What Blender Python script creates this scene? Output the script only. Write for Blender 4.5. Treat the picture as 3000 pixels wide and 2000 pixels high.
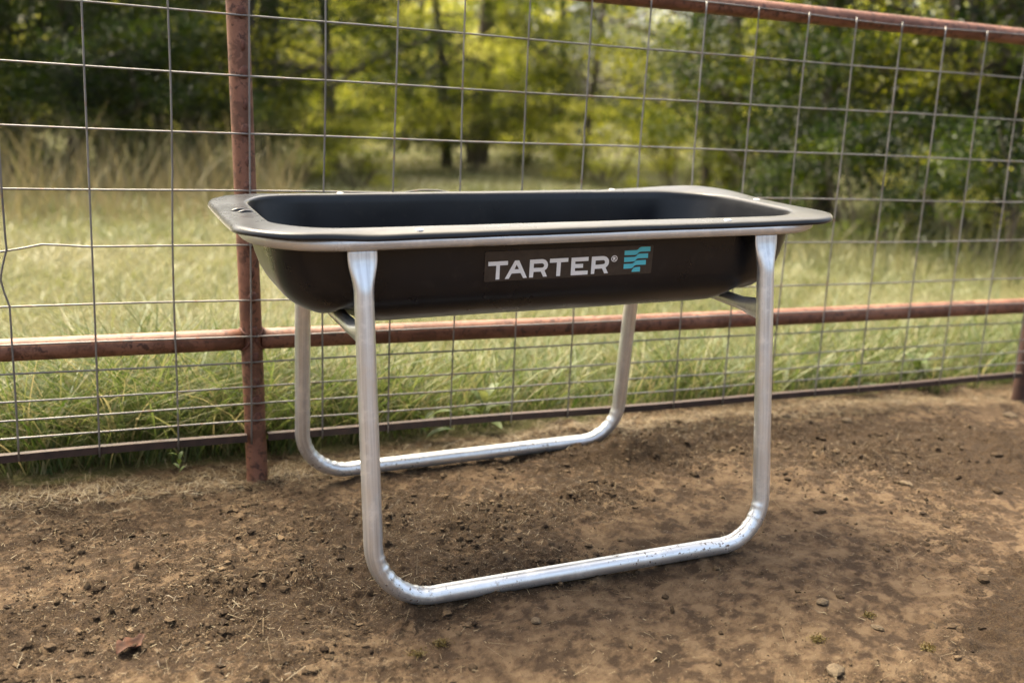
import bpy, math, random
import numpy as np
from mathutils import Matrix, Vector

for _o in list(bpy.data.objects):
    bpy.data.objects.remove(_o, do_unlink=True)
S = bpy.context.scene
COL = S.collection
rng = np.random.default_rng(7)
random.seed(7)

# ------------------------------------------------------------------ camera
YAW, PIT, ROL = math.radians(24.6134), math.radians(12.2435), math.radians(-2.7545)
fw = Vector((math.sin(YAW) * math.cos(PIT), math.cos(YAW) * math.cos(PIT), -math.sin(PIT)))
rt = Vector((math.cos(YAW), -math.sin(YAW), 0))
dn = fw.cross(rt)
r2 = rt * math.cos(ROL) + dn * math.sin(ROL)
d2 = dn * math.cos(ROL) - rt * math.sin(ROL)
CAMP = Vector((0.0852, -2.9066, 1.0498))
cd = bpy.data.cameras.new('camera')
cam = bpy.data.objects.new('camera', cd)
COL.objects.link(cam)
cam.matrix_world = Matrix(((r2.x, -d2.x, -fw.x, CAMP.x), (r2.y, -d2.y, -fw.y, CAMP.y),
                           (r2.z, -d2.z, -fw.z, CAMP.z), (0, 0, 0, 1)))
cd.sensor_width = 36
cd.lens = 36.70
cd.clip_start = 0.05
cd.clip_end = 1000
cd.dof.use_dof = True
cd.dof.focus_distance = 2.45
cd.dof.aperture_fstop = 2.0
cd.dof.aperture_blades = 0
S.camera = cam

# ------------------------------------------------------------------ light
SUN_EL, SUN_AZ = 60.0, -24.0        # azimuth measured from +Y (beyond the fence) towards +X
w = bpy.data.worlds.new('World')
S.world = w
w.use_nodes = True
nt = w.node_tree
bg = nt.nodes['Background']
sky = nt.nodes.new('ShaderNodeTexSky')
sky.sky_type = 'NISHITA'
sky.sun_disc = False
sky.sun_elevation = math.radians(SUN_EL)
sky.sun_rotation = math.radians(SUN_AZ)
sky.dust_density = 8.0
sky.air_density = 0.6
sky.ozone_density = 0.0
nt.links.new(sky.outputs[0], bg.inputs[0])
bg.inputs[1].default_value = 0.15
sd = bpy.data.lights.new('sun', 'SUN')
sd.energy = 1.6
sd.angle = math.radians(22)
sd.color = (1.0, 0.94, 0.84)
sun = bpy.data.objects.new('sun', sd)
COL.objects.link(sun)
sdir = Vector((math.sin(math.radians(SUN_AZ)) * math.cos(math.radians(SUN_EL)),
               math.cos(math.radians(SUN_AZ)) * math.cos(math.radians(SUN_EL)), math.sin(math.radians(SUN_EL))))
sun.rotation_euler = sdir.to_track_quat('Z', 'Y').to_euler()
sun.location = (0, 0, 20)
vs = S.view_settings
vs.view_transform = 'Standard'
vs.look = 'None'
vs.gamma = 1
vs.use_curve_mapping = False
vs.exposure = 2.4
vs.use_white_balance = True
vs.white_balance_temperature = 7200
vs.white_balance_tint = 2
S.cycles.max_bounces = 8
S.cycles.transparent_max_bounces = 8
S.cycles.caustics_reflective = False
S.cycles.caustics_refractive = False


# ------------------------------------------------------------------ node helpers
class N:
    """tiny material builder"""
    def __init__(self, name):
        self.m = bpy.data.materials.new(name)
        self.m.use_nodes = True
        self.t = self.m.node_tree
        self.b = self.t.nodes['Principled BSDF']
        self.out = self.t.nodes['Material Output']

    def n(self, typ, **kw):
        x = self.t.nodes.new(typ)
        for k, v in kw.items():
            if k[0] == '_':
                setattr(x, k[1:], v)
            else:
                x.inputs[k.replace('_', ' ')].default_value = v
        return x

    def l(self, a, b):
        self.t.links.new(a, b)

    def coord(self, kind='Object', scale=(1, 1, 1)):
        tc = self.n('ShaderNodeTexCoord')
        mp = self.n('ShaderNodeMapping')
        mp.inputs['Scale'].default_value = scale
        self.l(tc.outputs[kind], mp.inputs[0])
        return mp.outputs[0]

    def noise(self, vec, scale, detail=4, rough=0.6, dist=0.0):
        x = self.n('ShaderNodeTexNoise', Scale=scale, Detail=detail, Roughness=rough, Distortion=dist)
        self.l(vec, x.inputs['Vector'])
        return x.outputs['Fac']

    def ramp(self, fac, stops):
        x = self.n('ShaderNodeValToRGB')
        e = x.color_ramp.elements
        while len(e) < len(stops):
            e.new(0.5)
        for el, (p, c) in zip(e, stops):
            el.position = p
            el.color = (*c, 1) if len(c) == 3 else c
        self.l(fac, x.inputs[0])
        return x.outputs[0]

    def mix(self, fac, a, b, blend='MIX'):
        x = self.n('ShaderNodeMix', _data_type='RGBA', _blend_type=blend)
        for sock, v in ((0, fac), (6, a), (7, b)):
            if hasattr(v, 'links'):
                self.l(v, x.inputs[sock])
            else:
                x.inputs[sock].default_value = (*v, 1) if isinstance(v, tuple) and len(v) == 3 else v
        return x.outputs[2]

    def attr(self, name):
        x = self.n('ShaderNodeAttribute')
        x.attribute_name = name
        return x.outputs['Fac']

    def math(self, op, a, b=0.0):
        x = self.n('ShaderNodeMath', _operation=op)
        for i, v in enumerate((a, b)):
            if hasattr(v, 'links'):
                self.l(v, x.inputs[i])
            else:
                x.inputs[i].default_value = v
        return x.outputs[0]

    def bump(self, h, strength=0.3, dist=0.01):
        x = self.n('ShaderNodeBump', Strength=strength, Distance=dist)
        self.l(h, x.inputs['Height'])
        self.l(x.outputs[0], self.b.inputs['Normal'])

    def set(self, **kw):
        for k, v in kw.items():
            s = self.b.inputs[k.replace('_', ' ')]
            if hasattr(v, 'links'):
                self.l(v, s)
            else:
                s.default_value = (*v, 1) if isinstance(v, tuple) and len(v) == 3 else v
        return self.m


G3 = lambda v: (v, v, v)

# ------------------------------------------------------------------ materials
def mat_galv(name='galvanized_steel', dirt=False, base=0.62, metal=0.85):
    k = N(name)
    v = k.coord('Object')
    pa = k.n('ShaderNodeAttribute')
    pa.attribute_name = 'pipe'
    st = k.noise(pa.outputs['Vector'], 140, 3, 0.6)
    st2 = k.noise(pa.outputs['Vector'], 420, 2, 0.6)
    blot = k.noise(v, 16, 6, 0.7)
    spang = k.noise(v, 75, 4, 0.6)
    fine = k.noise(v, 300, 3, 0.6)
    c = k.ramp(st, [(0.3, (base * .70, base * .70, base * .71)), (0.5, (base * .95, base * .965, base * .97)), (0.72, (base * 1.11, base * 1.13, base * 1.13))])
    c = k.mix(k.ramp(st2, [(0.55, G3(0)), (0.75, G3(0.25))]), c, G3(base * .6))
    c = k.mix(k.ramp(blot, [(0.52, G3(0)), (0.66, G3(0.7))]), c, (base * 1.2, base * 1.18, base * 1.14))
    c = k.mix(k.ramp(spang, [(0.5, G3(0)), (0.68, G3(0.10))]), c, G3(base * .62))
    rough = k.mix(0.5, k.ramp(blot, [(0.35, G3(0.24)), (0.68, G3(0.48))]), k.ramp(spang, [(0.35, G3(0.32)), (0.65, G3(0.46))]))
    if dirt:
        sp = k.noise(v, 95, 3, 0.7)
        big = k.noise(v, 6, 3, 0.6)
        msk = k.math('MULTIPLY', k.ramp(sp, [(0.58, G3(0)), (0.64, G3(1))]), k.ramp(big, [(0.42, G3(0)), (0.58, G3(1))]))
        z = k.n('ShaderNodeSeparateXYZ')
        k.l(v, z.inputs[0])
        low = k.n('ShaderNodeMapRange')
        k.l(z.outputs[2], low.inputs[0])
        low.inputs[1].default_value = 0.16
        low.inputs[2].default_value = 0.06
        msk = k.math('MULTIPLY', msk, low.outputs[0])
        c = k.mix(msk, c, (0.10, 0.062, 0.036))
        rough = k.mix(msk, rough, G3(0.9))
        metal = k.math('SUBTRACT', metal, k.math('MULTIPLY', msk, metal))
    k.bump(fine, 0.04, 0.001)
    return k.set(Base_Color=c, Roughness=rough, Metallic=metal)


def mat_poly():
    k = N('black_polyethylene')
    v = k.coord('Object')
    a = k.noise(v, 5, 5, 0.6)
    f = k.noise(v, 220, 2, 0.5)
    c = k.ramp(a, [(0.3, (0.0042, 0.0047, 0.0068)), (0.75, (0.0078, 0.0086, 0.0118))])
    dust_and_glare = k.noise(v, 26, 6, 0.7)
    c = k.mix(k.ramp(dust_and_glare, [(0.55, G3(0)), (0.85, G3(0.25))]), c, (0.07, 0.06, 0.05))
    glare = k.math('MULTIPLY', k.attr('dust_and_glare'), k.ramp(k.noise(k.coord('Object', (.25, 1, 1)), 30, 5, .65), [(.25, G3(.45)), (.7, G3(1))]))
    c = k.mix(glare, c, (0.15, 0.14, 0.12))  # pale colour painted in for the sky reflected along the flange
    k.bump(f, 0.06, 0.001)
    return k.set(Base_Color=c, Roughness=k.ramp(a, [(0.3, G3(0.24)), (0.7, G3(0.36))]), Specular_IOR_Level=0.36,
                 Sheen_Weight=0.30, Sheen_Roughness=0.25, Sheen_Tint=(1.0, 0.95, 0.86))


def mat_plain(name, col, rough=0.5, metal=0.0, var=0.12, scale=40):
    k = N(name)
    v = k.coord('Object')
    a = k.noise(v, scale, 4, 0.6)
    lo = tuple(x * (1 - var) for x in col)
    hi = tuple(min(1, x * (1 + var)) for x in col)
    return k.set(Base_Color=k.ramp(a, [(0.3, lo), (0.7, hi)]), Roughness=rough, Metallic=metal)


def mat_rust():
    k = N('weathered_red_paint')
    v = k.coord('Object')
    a = k.noise(v, 3.0, 5, 0.6)
    b = k.noise(k.coord('Object', (1, 1, 1)), 38, 5, 0.7, 0.3)
    c2 = k.noise(v, 130, 3, 0.65)
    c = k.ramp(a, [(0.28, (0.1352, 0.0512, 0.0282)), (0.52, (0.1987, 0.0826, 0.0482)), (0.78, (0.2622, 0.1322, 0.0813))])
    spots = k.ramp(b, [(0.53, G3(0)), (0.60, G3(0.95))])
    c = k.mix(spots, c, (0.0477, 0.0165, 0.0099))
    c = k.mix(k.ramp(k.noise(v, 15, 6, 0.7, 0.5), [(0.50, G3(0)), (0.56, G3(0.85))]), c, (0.0994, 0.0380, 0.0199))
    chalk = k.ramp(k.noise(v, 11, 5, 0.7), [(0.6, G3(0)), (0.8, G3(0.45))])
    c = k.mix(chalk, c, (0.3338, 0.2230, 0.1485))
    c = k.mix(k.ramp(c2, [(0.4, G3(0)), (0.8, G3(0.35))]), c, (0.0795, 0.0297, 0.0155))
    h = k.mix(0.5, b, c2)
    k.bump(h, 0.35, 0.004)
    return k.set(Base_Color=c, Roughness=0.62)


def mat_dark_maroon():
    k = N('dark_maroon')
    v = k.coord('Object')
    return k.set(Base_Color=k.ramp(k.noise(v, 22, 6, .7), [(.3, (0.022, 0.009, 0.006)), (.7, (0.06, 0.023, 0.014))]), Roughness=.7)


def mat_wire():
    k = N('dull_galvanized_wire')
    v = k.coord('Object')
    a = k.noise(v, 4, 5, 0.65)
    b = k.noise(v, 45, 4, 0.65)
    c = k.ramp(a, [(0.35, (0.12, 0.112, 0.105)), (0.7, (0.24, 0.23, 0.22))])
    c = k.mix(k.ramp(b, [(0.56, G3(0)), (0.72, G3(0.8))]), c, (0.20, 0.095, 0.055))
    return k.set(Base_Color=c, Roughness=0.5, Metallic=0.55)


def mat_ground():
    k = N('dirt_and_turf_soil')
    v = k.coord('Object')
    mul = k.attr('mulch')
    gr = k.attr('turf')
    n1 = k.noise(v, 7, 6, 0.65)
    n2 = k.noise(v, 55, 6, 0.7)
    n3 = k.noise(v, 260, 4, 0.7)
    pale = k.ramp(n1, [(0.3, (0.0671, 0.0406, 0.0219)), (0.7, (0.1056, 0.0672, 0.0381))])
    pale = k.mix(k.ramp(n2, [(0.42, G3(0)), (0.75, G3(0.6))]), pale, (0.1316, 0.0905, 0.0527))
    pale = k.mix(k.ramp(n3, [(0.30, G3(0.75)), (0.5, G3(0))]), pale, (0.0388, 0.0229, 0.0132))
    dark = k.ramp(n2, [(0.3, (0.0134, 0.0077, 0.0039)), (0.6, (0.0362, 0.0209, 0.0107)), (0.8, (0.0877, 0.0549, 0.0273))])
    dark = k.mix(k.ramp(n3, [(0.5, G3(0)), (0.72, G3(0.7))]), dark, (0.1031, 0.0686, 0.0342))
    n4 = k.noise(v, 20, 7, 0.72, 0.4)
    n5 = k.noise(v, 48, 7, 0.75, 0.6)
    br = k.math('ADD', k.math('MULTIPLY', k.math('SUBTRACT', n4, 0.5), 2.2), k.math('MULTIPLY', k.math('SUBTRACT', n5, 0.5), 1.8))
    m = k.ramp(k.math('ADD', k.math('MULTIPLY', mul, 1.15), br), [(0.46, G3(0)), (0.68, G3(1))])
    gra = k.attr('grain')
    pale = k.mix(k.ramp(gra, [(0.36, G3(0.85)), (0.50, G3(0))]), pale, (0.0298, 0.0173, 0.0093))
    pale = k.mix(k.ramp(gra, [(0.55, G3(0)), (0.68, G3(0.6))]), pale, (0.1546, 0.1057, 0.0634))
    c = k.mix(m, pale, dark)
    c = k.mix(k.ramp(k.noise(v, 120, 5, .75), [(.58, G3(0)), (.70, G3(.55))]), c, (0.1392, 0.0940, 0.0489))
    turf = k.ramp(n2, [(0.3, (0.0463, 0.0469, 0.0146)), (0.7, (0.1031, 0.0940, 0.0367))])
    c = k.mix(k.ramp(gr, [(0.3, G3(0)), (0.8, G3(1))]), c, turf)
    h = k.mix(0.35, k.mix(0.4, n2, n5), n3)
    k.bump(h, 1.0, 0.02)
    return k.set(Base_Color=c, Roughness=0.95, Specular_IOR_Level=0.2)


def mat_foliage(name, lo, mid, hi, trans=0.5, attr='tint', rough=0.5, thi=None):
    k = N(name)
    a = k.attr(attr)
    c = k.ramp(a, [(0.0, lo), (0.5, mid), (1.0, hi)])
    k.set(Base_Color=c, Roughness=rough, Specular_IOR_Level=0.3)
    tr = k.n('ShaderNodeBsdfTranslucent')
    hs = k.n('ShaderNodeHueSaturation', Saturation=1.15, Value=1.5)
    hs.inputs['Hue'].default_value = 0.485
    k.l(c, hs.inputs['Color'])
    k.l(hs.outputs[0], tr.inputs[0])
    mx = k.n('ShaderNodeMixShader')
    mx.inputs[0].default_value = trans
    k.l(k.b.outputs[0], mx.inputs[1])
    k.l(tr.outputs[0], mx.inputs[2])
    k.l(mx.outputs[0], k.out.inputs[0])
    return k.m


def mat_bark():
    k = N('rough_bark')
    a = k.noise(k.coord('Object', (1, 1, 0.2)), 30, 5, 0.7)
    k.bump(a, 0.8, 0.03)
    return k.set(Base_Color=k.ramp(a, [(0.3, (0.030, 0.022, 0.016)), (0.7, (0.10, 0.078, 0.058))]), Roughness=0.9)


M_GALV = mat_galv('galvanized_pipe', dirt=True, base=0.74)
M_GALVT = mat_galv('galvanized_top_rail', base=0.66, metal=0.55)
M_POLY = mat_poly()
M_STK = mat_plain('sticker_film', (0.034, 0.026, 0.021), 0.42, 0, 0.3, 60)
M_WHITE = mat_plain('white_print', (0.82, 0.82, 0.80), 0.45, 0, 0.03)
M_CYAN = mat_plain('cyan_print', (0.085, 0.52, 0.61), 0.45, 0, 0.04)
M_BOLT = mat_plain('bright_bolt', (0.72, 0.72, 0.72), 0.35, 0.35, 0.05)
M_RUST = mat_rust()
M_MAROON = mat_dark_maroon()
M_WELD = mat_plain('rusty_weld', (0.095, 0.035, 0.022), 0.8, 0, 0.5, 90)
M_ANGLE = mat_plain('rusty_angle_iron', (0.032, 0.016, 0.011), 0.65, 0.1, 0.5, 35)
M_WIRE = mat_wire()
M_GROUND = mat_ground()
M_BARK = mat_bark()
M_LAWN = mat_foliage('lawn_grass', (0.0611, 0.0827, 0.0256), (0.1500, 0.1598, 0.0713), (0.2333, 0.2225, 0.1311), 0.3)
M_GRASS = mat_foliage('long_grass', (0.0343, 0.0617, 0.0139), (0.0906, 0.1181, 0.0397), (0.2056, 0.1849, 0.0944), 0.35)
M_DRY = mat_foliage('dry_seed_grass', (0.0550, 0.0666, 0.0230), (0.1295, 0.1173, 0.0572), (0.2201, 0.1839, 0.1054), 0.3)
M_LEAF = [mat_foliage('leaf_dark_shaded', (0.005, 0.011, 0.003), (0.014, 0.029, 0.005), (0.054, 0.078, 0.012), 0.5, rough=.38),  # dark foliage, with the shade of the wood worked into the colour
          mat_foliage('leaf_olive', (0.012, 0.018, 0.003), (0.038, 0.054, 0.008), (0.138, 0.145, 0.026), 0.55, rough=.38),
          mat_foliage('leaf_bright_sunlit', (0.044, 0.056, 0.009), (0.165, 0.190, 0.032), (0.43, 0.43, 0.13), 0.62, rough=.38)]  # lightened so that sunlight on the leaves is part of the colour
M_CLOD = None


# ------------------------------------------------------------------ object helpers
def link(o, parent=None):
    COL.objects.link(o)
    if parent is not None:
        o.parent = parent
    return o


def mesh_np(name, verts, faces, mat, parent=None, smooth=True, attrs=None):
    """faces: (n,3) or (n,4) int array, or list of lists"""
    me = bpy.data.meshes.new(name)
    if isinstance(faces, np.ndarray):
        v = np.asarray(verts, dtype=np.float32)
        me.vertices.add(len(v))
        me.vertices.foreach_set('co', v.ravel())
        nf, k = faces.shape
        me.loops.add(nf * k)
        me.loops.foreach_set('vertex_index', faces.astype(np.int32).ravel())
        me.polygons.add(nf)
        me.polygons.foreach_set('loop_start', np.arange(0, nf * k, k, dtype=np.int32))
        me.polygons.foreach_set('loop_total', np.full(nf, k, dtype=np.int32))
        me.update(calc_edges=True)
    else:
        me.from_pydata([tuple(map(float, p)) for p in verts], [], faces)
        me.update()
    if attrs:
        for an, av in attrs.items():
            av = np.asarray(av, dtype=np.float32)
            if av.ndim == 2:
                a = me.attributes.new(an, 'FLOAT_VECTOR', 'POINT')
                a.data.foreach_set('vector', av.ravel())
            else:
                a = me.attributes.new(an, 'FLOAT', 'POINT')
                a.data.foreach_set('value', av)
    me.polygons.foreach_set('use_smooth', np.full(len(me.polygons), smooth, dtype=bool))
    if mat is not None:
        me.materials.append(mat)
    o = bpy.data.objects.new(name, me)
    return link(o, parent)


def empty(name, loc=(0, 0, 0), mw=None):
    o = bpy.data.objects.new(name, None)
    o.empty_display_size = 0.1
    link(o)
    if mw is not None:
        o.matrix_world = mw
    else:
        o.location = loc
    return o


def tag(o, label=None, cat=None, group=None, kind=None):
    for k, v in (('label', label), ('category', cat), ('group', group), ('kind', kind)):
        if v:
            o[k] = v
    return o


def sweep(path, ra, rb, nvec, seg=20, closed=False, cap=True, disp=None):
    """tube along path; ra = half size along nvec, rb = half size across it; disp(i, ang) -> radius factor"""
    P = np.asarray(path, float)
    n = len(P)
    if closed:
        T = np.roll(P, -1, 0) - np.roll(P, 1, 0)
    else:
        T = np.gradient(P, axis=0)
    T /= np.linalg.norm(T, axis=1)[:, None]
    nv = np.broadcast_to(np.asarray(nvec, float), P.shape)
    nv = nv - T * np.sum(nv * T, 1)[:, None]
    nv /= np.linalg.norm(nv, axis=1)[:, None]
    sv = np.cross(T, nv)
    ra = np.broadcast_to(ra, (n,))
    rb = np.broadcast_to(rb, (n,))
    ang = np.arange(seg) * 2 * np.pi / seg
    ca, sa = np.cos(ang), np.sin(ang)
    k = np.ones((n, seg)) if disp is None else disp(np.arange(n)[:, None], ang[None, :])
    V = P[:, None, :] + (ra[:, None] * ca)[..., None] * k[..., None] * nv[:, None, :] + (rb[:, None] * sa)[..., None] * k[..., None] * sv[:, None, :]
    V = V.reshape(-1, 3)
    F = []
    m = n if closed else n - 1
    for i in range(m):
        a, b = i * seg, ((i + 1) % n) * seg
        for j in range(seg):
            j2 = (j + 1) % seg
            F.append([a + j, a + j2, b + j2, b + j])
    if cap and not closed:
        F.append(list(range(seg))[::-1])
        F.append([(n - 1) * seg + j for j in range(seg)])
    return V, F


def fbm_noise(x, y, seed=0, octaves=4, rough=0.5):
    """vectorised 2-D value noise, about -1..1"""
    out = np.zeros_like(x, dtype=float)
    amp, tot = 1.0, 0.0
    for o_ in range(octaves):
        f = 2.0 ** o_
        X, Y = x * f + 17.3 * o_ + seed * 3.1, y * f - 9.7 * o_ + seed * 1.7
        xi, yi = np.floor(X).astype(np.int64), np.floor(Y).astype(np.int64)
        u, v = X - xi, Y - yi
        u, v = u * u * u * (u * (6 * u - 15) + 10), v * v * v * (v * (6 * v - 15) + 10)

        def h(a, b):
            q = (a * 374761393 + b * 668265263 + (seed + o_) * 974634777) & 0xFFFFFFFF
            q = ((q ^ (q >> 13)) * 1274126177) & 0xFFFFFFFF
            return ((q ^ (q >> 16)) & 0xFFFF) / 32767.5 - 1
        n00, n10, n01, n11 = h(xi, yi), h(xi + 1, yi), h(xi, yi + 1), h(xi + 1, yi + 1)
        out += amp * ((n00 * (1 - u) + n10 * u) * (1 - v) + (n01 * (1 - u) + n11 * u) * v)
        tot += amp
        amp *= rough
    return out / tot


def pipe_attr(V, seg, r):
    n_ = len(V) // seg
    P = np.asarray(V).reshape(n_, seg, 3)
    s_ = np.concatenate([[0], np.cumsum(np.linalg.norm(np.diff(P.mean(1), axis=0), axis=1))])
    a_ = np.arange(seg) * 2 * np.pi / seg
    out = np.zeros((n_, seg, 3))
    out[..., 0], out[..., 1], out[..., 2] = r * np.cos(a_), r * np.sin(a_), s_[:, None] * .02
    return {'pipe': out.reshape(-1, 3)}


sstep = lambda a, b, x: (lambda t: t * t * (3 - 2 * t))(np.clip((x - a) / (b - a), 0, 1))

# ------------------------------------------------------------------ ground
CTRL = np.array([(0.73, -0.90, -0.031), (1.23, -0.92, -0.015), (1.73, -0.93, 0.002), (0.73, -0.11, -0.016), (1.25, -0.10, 0.004),
                 (1.75, -0.12, 0.026), (0.63, 0.04, -0.034), (3.75, 0.04, -0.012), (2.4, 0.0, 0.03), (2.4, -1.0, 0.012), (1.2, -2.0, -0.045),
                 (0.0, -1.0, -0.05), (-0.2, 0.0, -0.03), (3.2, -0.6, 0.03), (1.2, 0.15, 0.0), (0.2, -1.9, -0.06), (2.6, -2.0, 0.0),
                 (-1.2, 1.0, -0.03), (1.2, 1.2, 0.0), (4.0, 1.2, 0.02), (1.5, 4, 0.0), (6, -1, 0.03), (-2, -2, -0.05)])


def ground_base(x, y):
    d = (x[..., None] - CTRL[:, 0]) ** 2 + (y[..., None] - CTRL[:, 1]) ** 2
    wgt = 1.0 / (d + 0.015) ** 1.6
    return (wgt * CTRL[:, 2]).sum(-1) / wgt.sum(-1)


def turf_mask(x, y):
    e = 0.20 + 0.10 * fbm_noise(x * 2.2, x * 0 + 3.3, 5, 3) + 0.05 * sstep(2.2, 3.6, x)
    return sstep(-0.07, 0.10, y - e + 0.06 * fbm_noise(x * 9, y * 9, 6, 2))


def mulch_mask(x, y):
    m = 0.42 + 0.95 * fbm_noise(x * 1.1 + y * 0.35, y * 2.1 - x * 0.2, 11, 4, 0.55)
    m += 0.55 * np.exp(-(((x - 0.35) / 0.9) ** 2 + ((y + 0.25) / 0.33) ** 2))        # churned strip left of the post
    m += 0.45 * np.exp(-(((x - 1.25) / 0.5) ** 2 + ((y + 0.45) / 0.16) ** 2))
    m += 0.50 * np.exp(-(((x - 1.9) / 0.30) ** 2 + ((y + 0.22) / 0.14) ** 2))
    m += 0.45 * np.exp(-(((x - 2.25) / 0.22) ** 2 + ((y + 1.25) / 0.42) ** 2))       # dark corner on the right
    m += 0.35 * np.exp(-(((x - 2.6) / 0.8) ** 2 + ((y + 0.45) / 0.35) ** 2))
    m -= 0.55 * np.exp(-(((x - 1.35) / 0.7) ** 2 + ((y + 1.22) / 0.18) ** 2))        # pale trodden strip before the trough
    m -= 0.35 * np.exp(-(((x - 1.35) / 0.3) ** 2 + ((y + 0.67) / 0.08) ** 2))
    m -= 0.35 * np.exp(-(((x - 2.0) / 0.3) ** 2 + ((y + 0.75) / 0.12) ** 2))
    return np.clip(m, 0, 1)


def ground_h(x, y):
    z = ground_base(x, y)
    near = np.exp(-(np.maximum(0, np.abs(x - 1.7) - 2.6) ** 2 + np.maximum(0, np.abs(y + 1.0) - 1.5) ** 2) / 0.8)
    mu = mulch_mask(x, y)
    lump = fbm_noise(x * 13, y * 13, 22, 4, 0.62)
    crumb = np.abs(fbm_noise(x * 30, y * 30, 23, 4, 0.72))
    z = z + near * (0.009 * fbm_noise(x * 3, y * 3, 21, 3) + (0.006 + 0.010 * mu) * lump + (0.009 + 0.026 * mu) * crumb * (0.6 + 0.5 * lump) - 0.006)
    # soil pressed up along the two ground bars
    lx = (x - 1.2301) * 0.9996 - (y + 0.4977) * 0.0272
    ly = (x - 1.2301) * 0.0272 + (y + 0.4977) * 0.9996
    z = z + 0.007 * np.exp(-((np.abs(ly) - 0.385) / 0.035) ** 2) * sstep(0.50, 0.36, np.abs(lx)) * (1 + 0.8 * lump)
    # loose heap against the rear pipe, and the straw-covered bank under the fence
    z = z + 0.055 * np.exp(-(((x - 1.74) / 0.20) ** 2 + ((y + 0.20) / 0.07) ** 2)) * (1 + .5 * fbm_noise(x * 18, y * 18, 28, 3)) + 0.018 * np.exp(-(((x - 1.45) / 0.12) ** 2 + ((y + 0.19) / 0.05) ** 2))
    z = z + near * 0.020 * np.exp(-((y - 0.02) / 0.09) ** 2) * (0.6 + 0.4 * fbm_noise(x * 3, y * 0, 24, 2))
    # little sockets round the posts, and keep soil out of the pipe line
    z = z - 0.020 * np.exp(-(((x - 0.63) ** 2 + (y - 0.035) ** 2) / 0.05 ** 2))
    far = np.maximum(0, y - 3)
    return z + 0.10 * fbm_noise(x * 0.2, y * 0.2, 25, 2) * sstep(3, 9, y)


def axis(lo, hi, step, far, growth=1.16):
    a = list(np.arange(lo, hi + step / 2, step))
    s, x = step, lo
    left = []
    while x > far[0]:
        s *= growth
        x -= s
        left.append(x)
    s, x = step, hi
    right = []
    while x < far[1]:
        s *= growth
        x += s
        right.append(x)
    return np.array(left[::-1] + a + right)


gx = axis(-0.5, 3.9, 0.008, (-400, 400))
gy = axis(-1.75, 0.25, 0.008, (-400, 400))
GX, GY = np.meshgrid(gx, gy)
GZ = ground_h(GX, GY)
nx, ny = len(gx), len(gy)
idx = np.arange(nx * ny).reshape(ny, nx)
gf = np.stack([idx[:-1, :-1], idx[:-1, 1:], idx[1:, 1:], idx[1:, :-1]], -1).reshape(-1, 4)
ground = mesh_np('ground', np.stack([GX, GY, GZ], -1).reshape(-1, 3), gf, M_GROUND, attrs={
    'mulch': mulch_mask(GX, GY).ravel(), 'grain': (0.5 + 0.5 * fbm_noise(GX * 26, GY * 26, 91, 4, .8)).ravel(), 'turf': turf_mask(GX, GY).ravel()})
tag(ground, kind='structure', label='bare brown dirt yard running into pale meadow turf', cat='ground')


# ------------------------------------------------------------------ feed trough
TM = Matrix(((0.99908, 0.02604, -0.03417, 1.2301), (-0.02718, 0.99908, -0.03254, -0.4977), (0.03330, 0.03344, 0.99889, 0.0210), (0, 0, 0, 1)))
ex = Vector((math.cos(-0.0272), math.sin(-0.0272), 0.0333)).normalized()
ey = Vector((-math.sin(-0.0272), math.cos(-0.0272), 0.0335))
ey = (ey - ex * ex.dot(ey)).normalized()
ez = ex.cross(ey)
TM = Matrix(((ex.x, ey.x, ez.x, 1.2301), (ex.y, ey.y, ez.y, -0.4977), (ex.z, ey.z, ez.z, 0.0210), (0, 0, 0, 1)))
trough = empty('feed_trough', mw=TM)
tag(trough, 'black poly feed trough on a galvanized pipe stand beside the wire fence', 'feed trough')

NS, NE, NC = 110, 20, 16


def rrect(a, b, r):
    """closed rounded-rectangle loop with a fixed number of points, starts front-left, runs along the front to the right"""
    r = min(r, a * 0.98, b * 0.98)
    pts = []

    def line(p, q, n):
        for i in range(n):
            t = i / n
            pts.append((p[0] + (q[0] - p[0]) * t, p[1] + (q[1] - p[1]) * t))

    def arc(cx, cy, a0):
        for i in range(NC):
            t = a0 + (math.pi / 2) * i / NC
            pts.append((cx + r * math.cos(t), cy + r * math.sin(t)))
    line((-a + r, -b), (a - r, -b), NS)
    arc(a - r, -b + r, -math.pi / 2)
    line((a, -b + r), (a, b - r), NE)
    arc(a - r, b - r, 0)
    line((a - r, b), (-a + r, b), NS)
    arc(-a + r, b - r, math.pi / 2)
    line((-a, b - r), (-a, -b + r), NE)
    arc(-a + r, -b + r, math.pi)
    return np.array(pts)


def per_h(stations, L):
    """interpolate heights round the perimeter from (x, y, h) stations by angle"""
    ang = np.arctan2(L[:, 1] * 2.0, L[:, 0])
    st = sorted([(math.atan2(y * 2.0, x), h) for x, y, h in stations])
    xa = np.array([s[0] for s in st])
    ha = np.array([s[1] for s in st])
    xa = np.concatenate([[xa[-1] - 2 * math.pi], xa, [xa[0] + 2 * math.pi]])
    ha = np.concatenate([[ha[-1]], ha, [ha[0]]])
    v = np.interp(ang, xa, ha)
    k = np.array([1, 2, 3, 2, 1.0])
    k /= k.sum()
    return sum(np.roll(v, i - 2) * k[i] for i in range(5))


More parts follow.
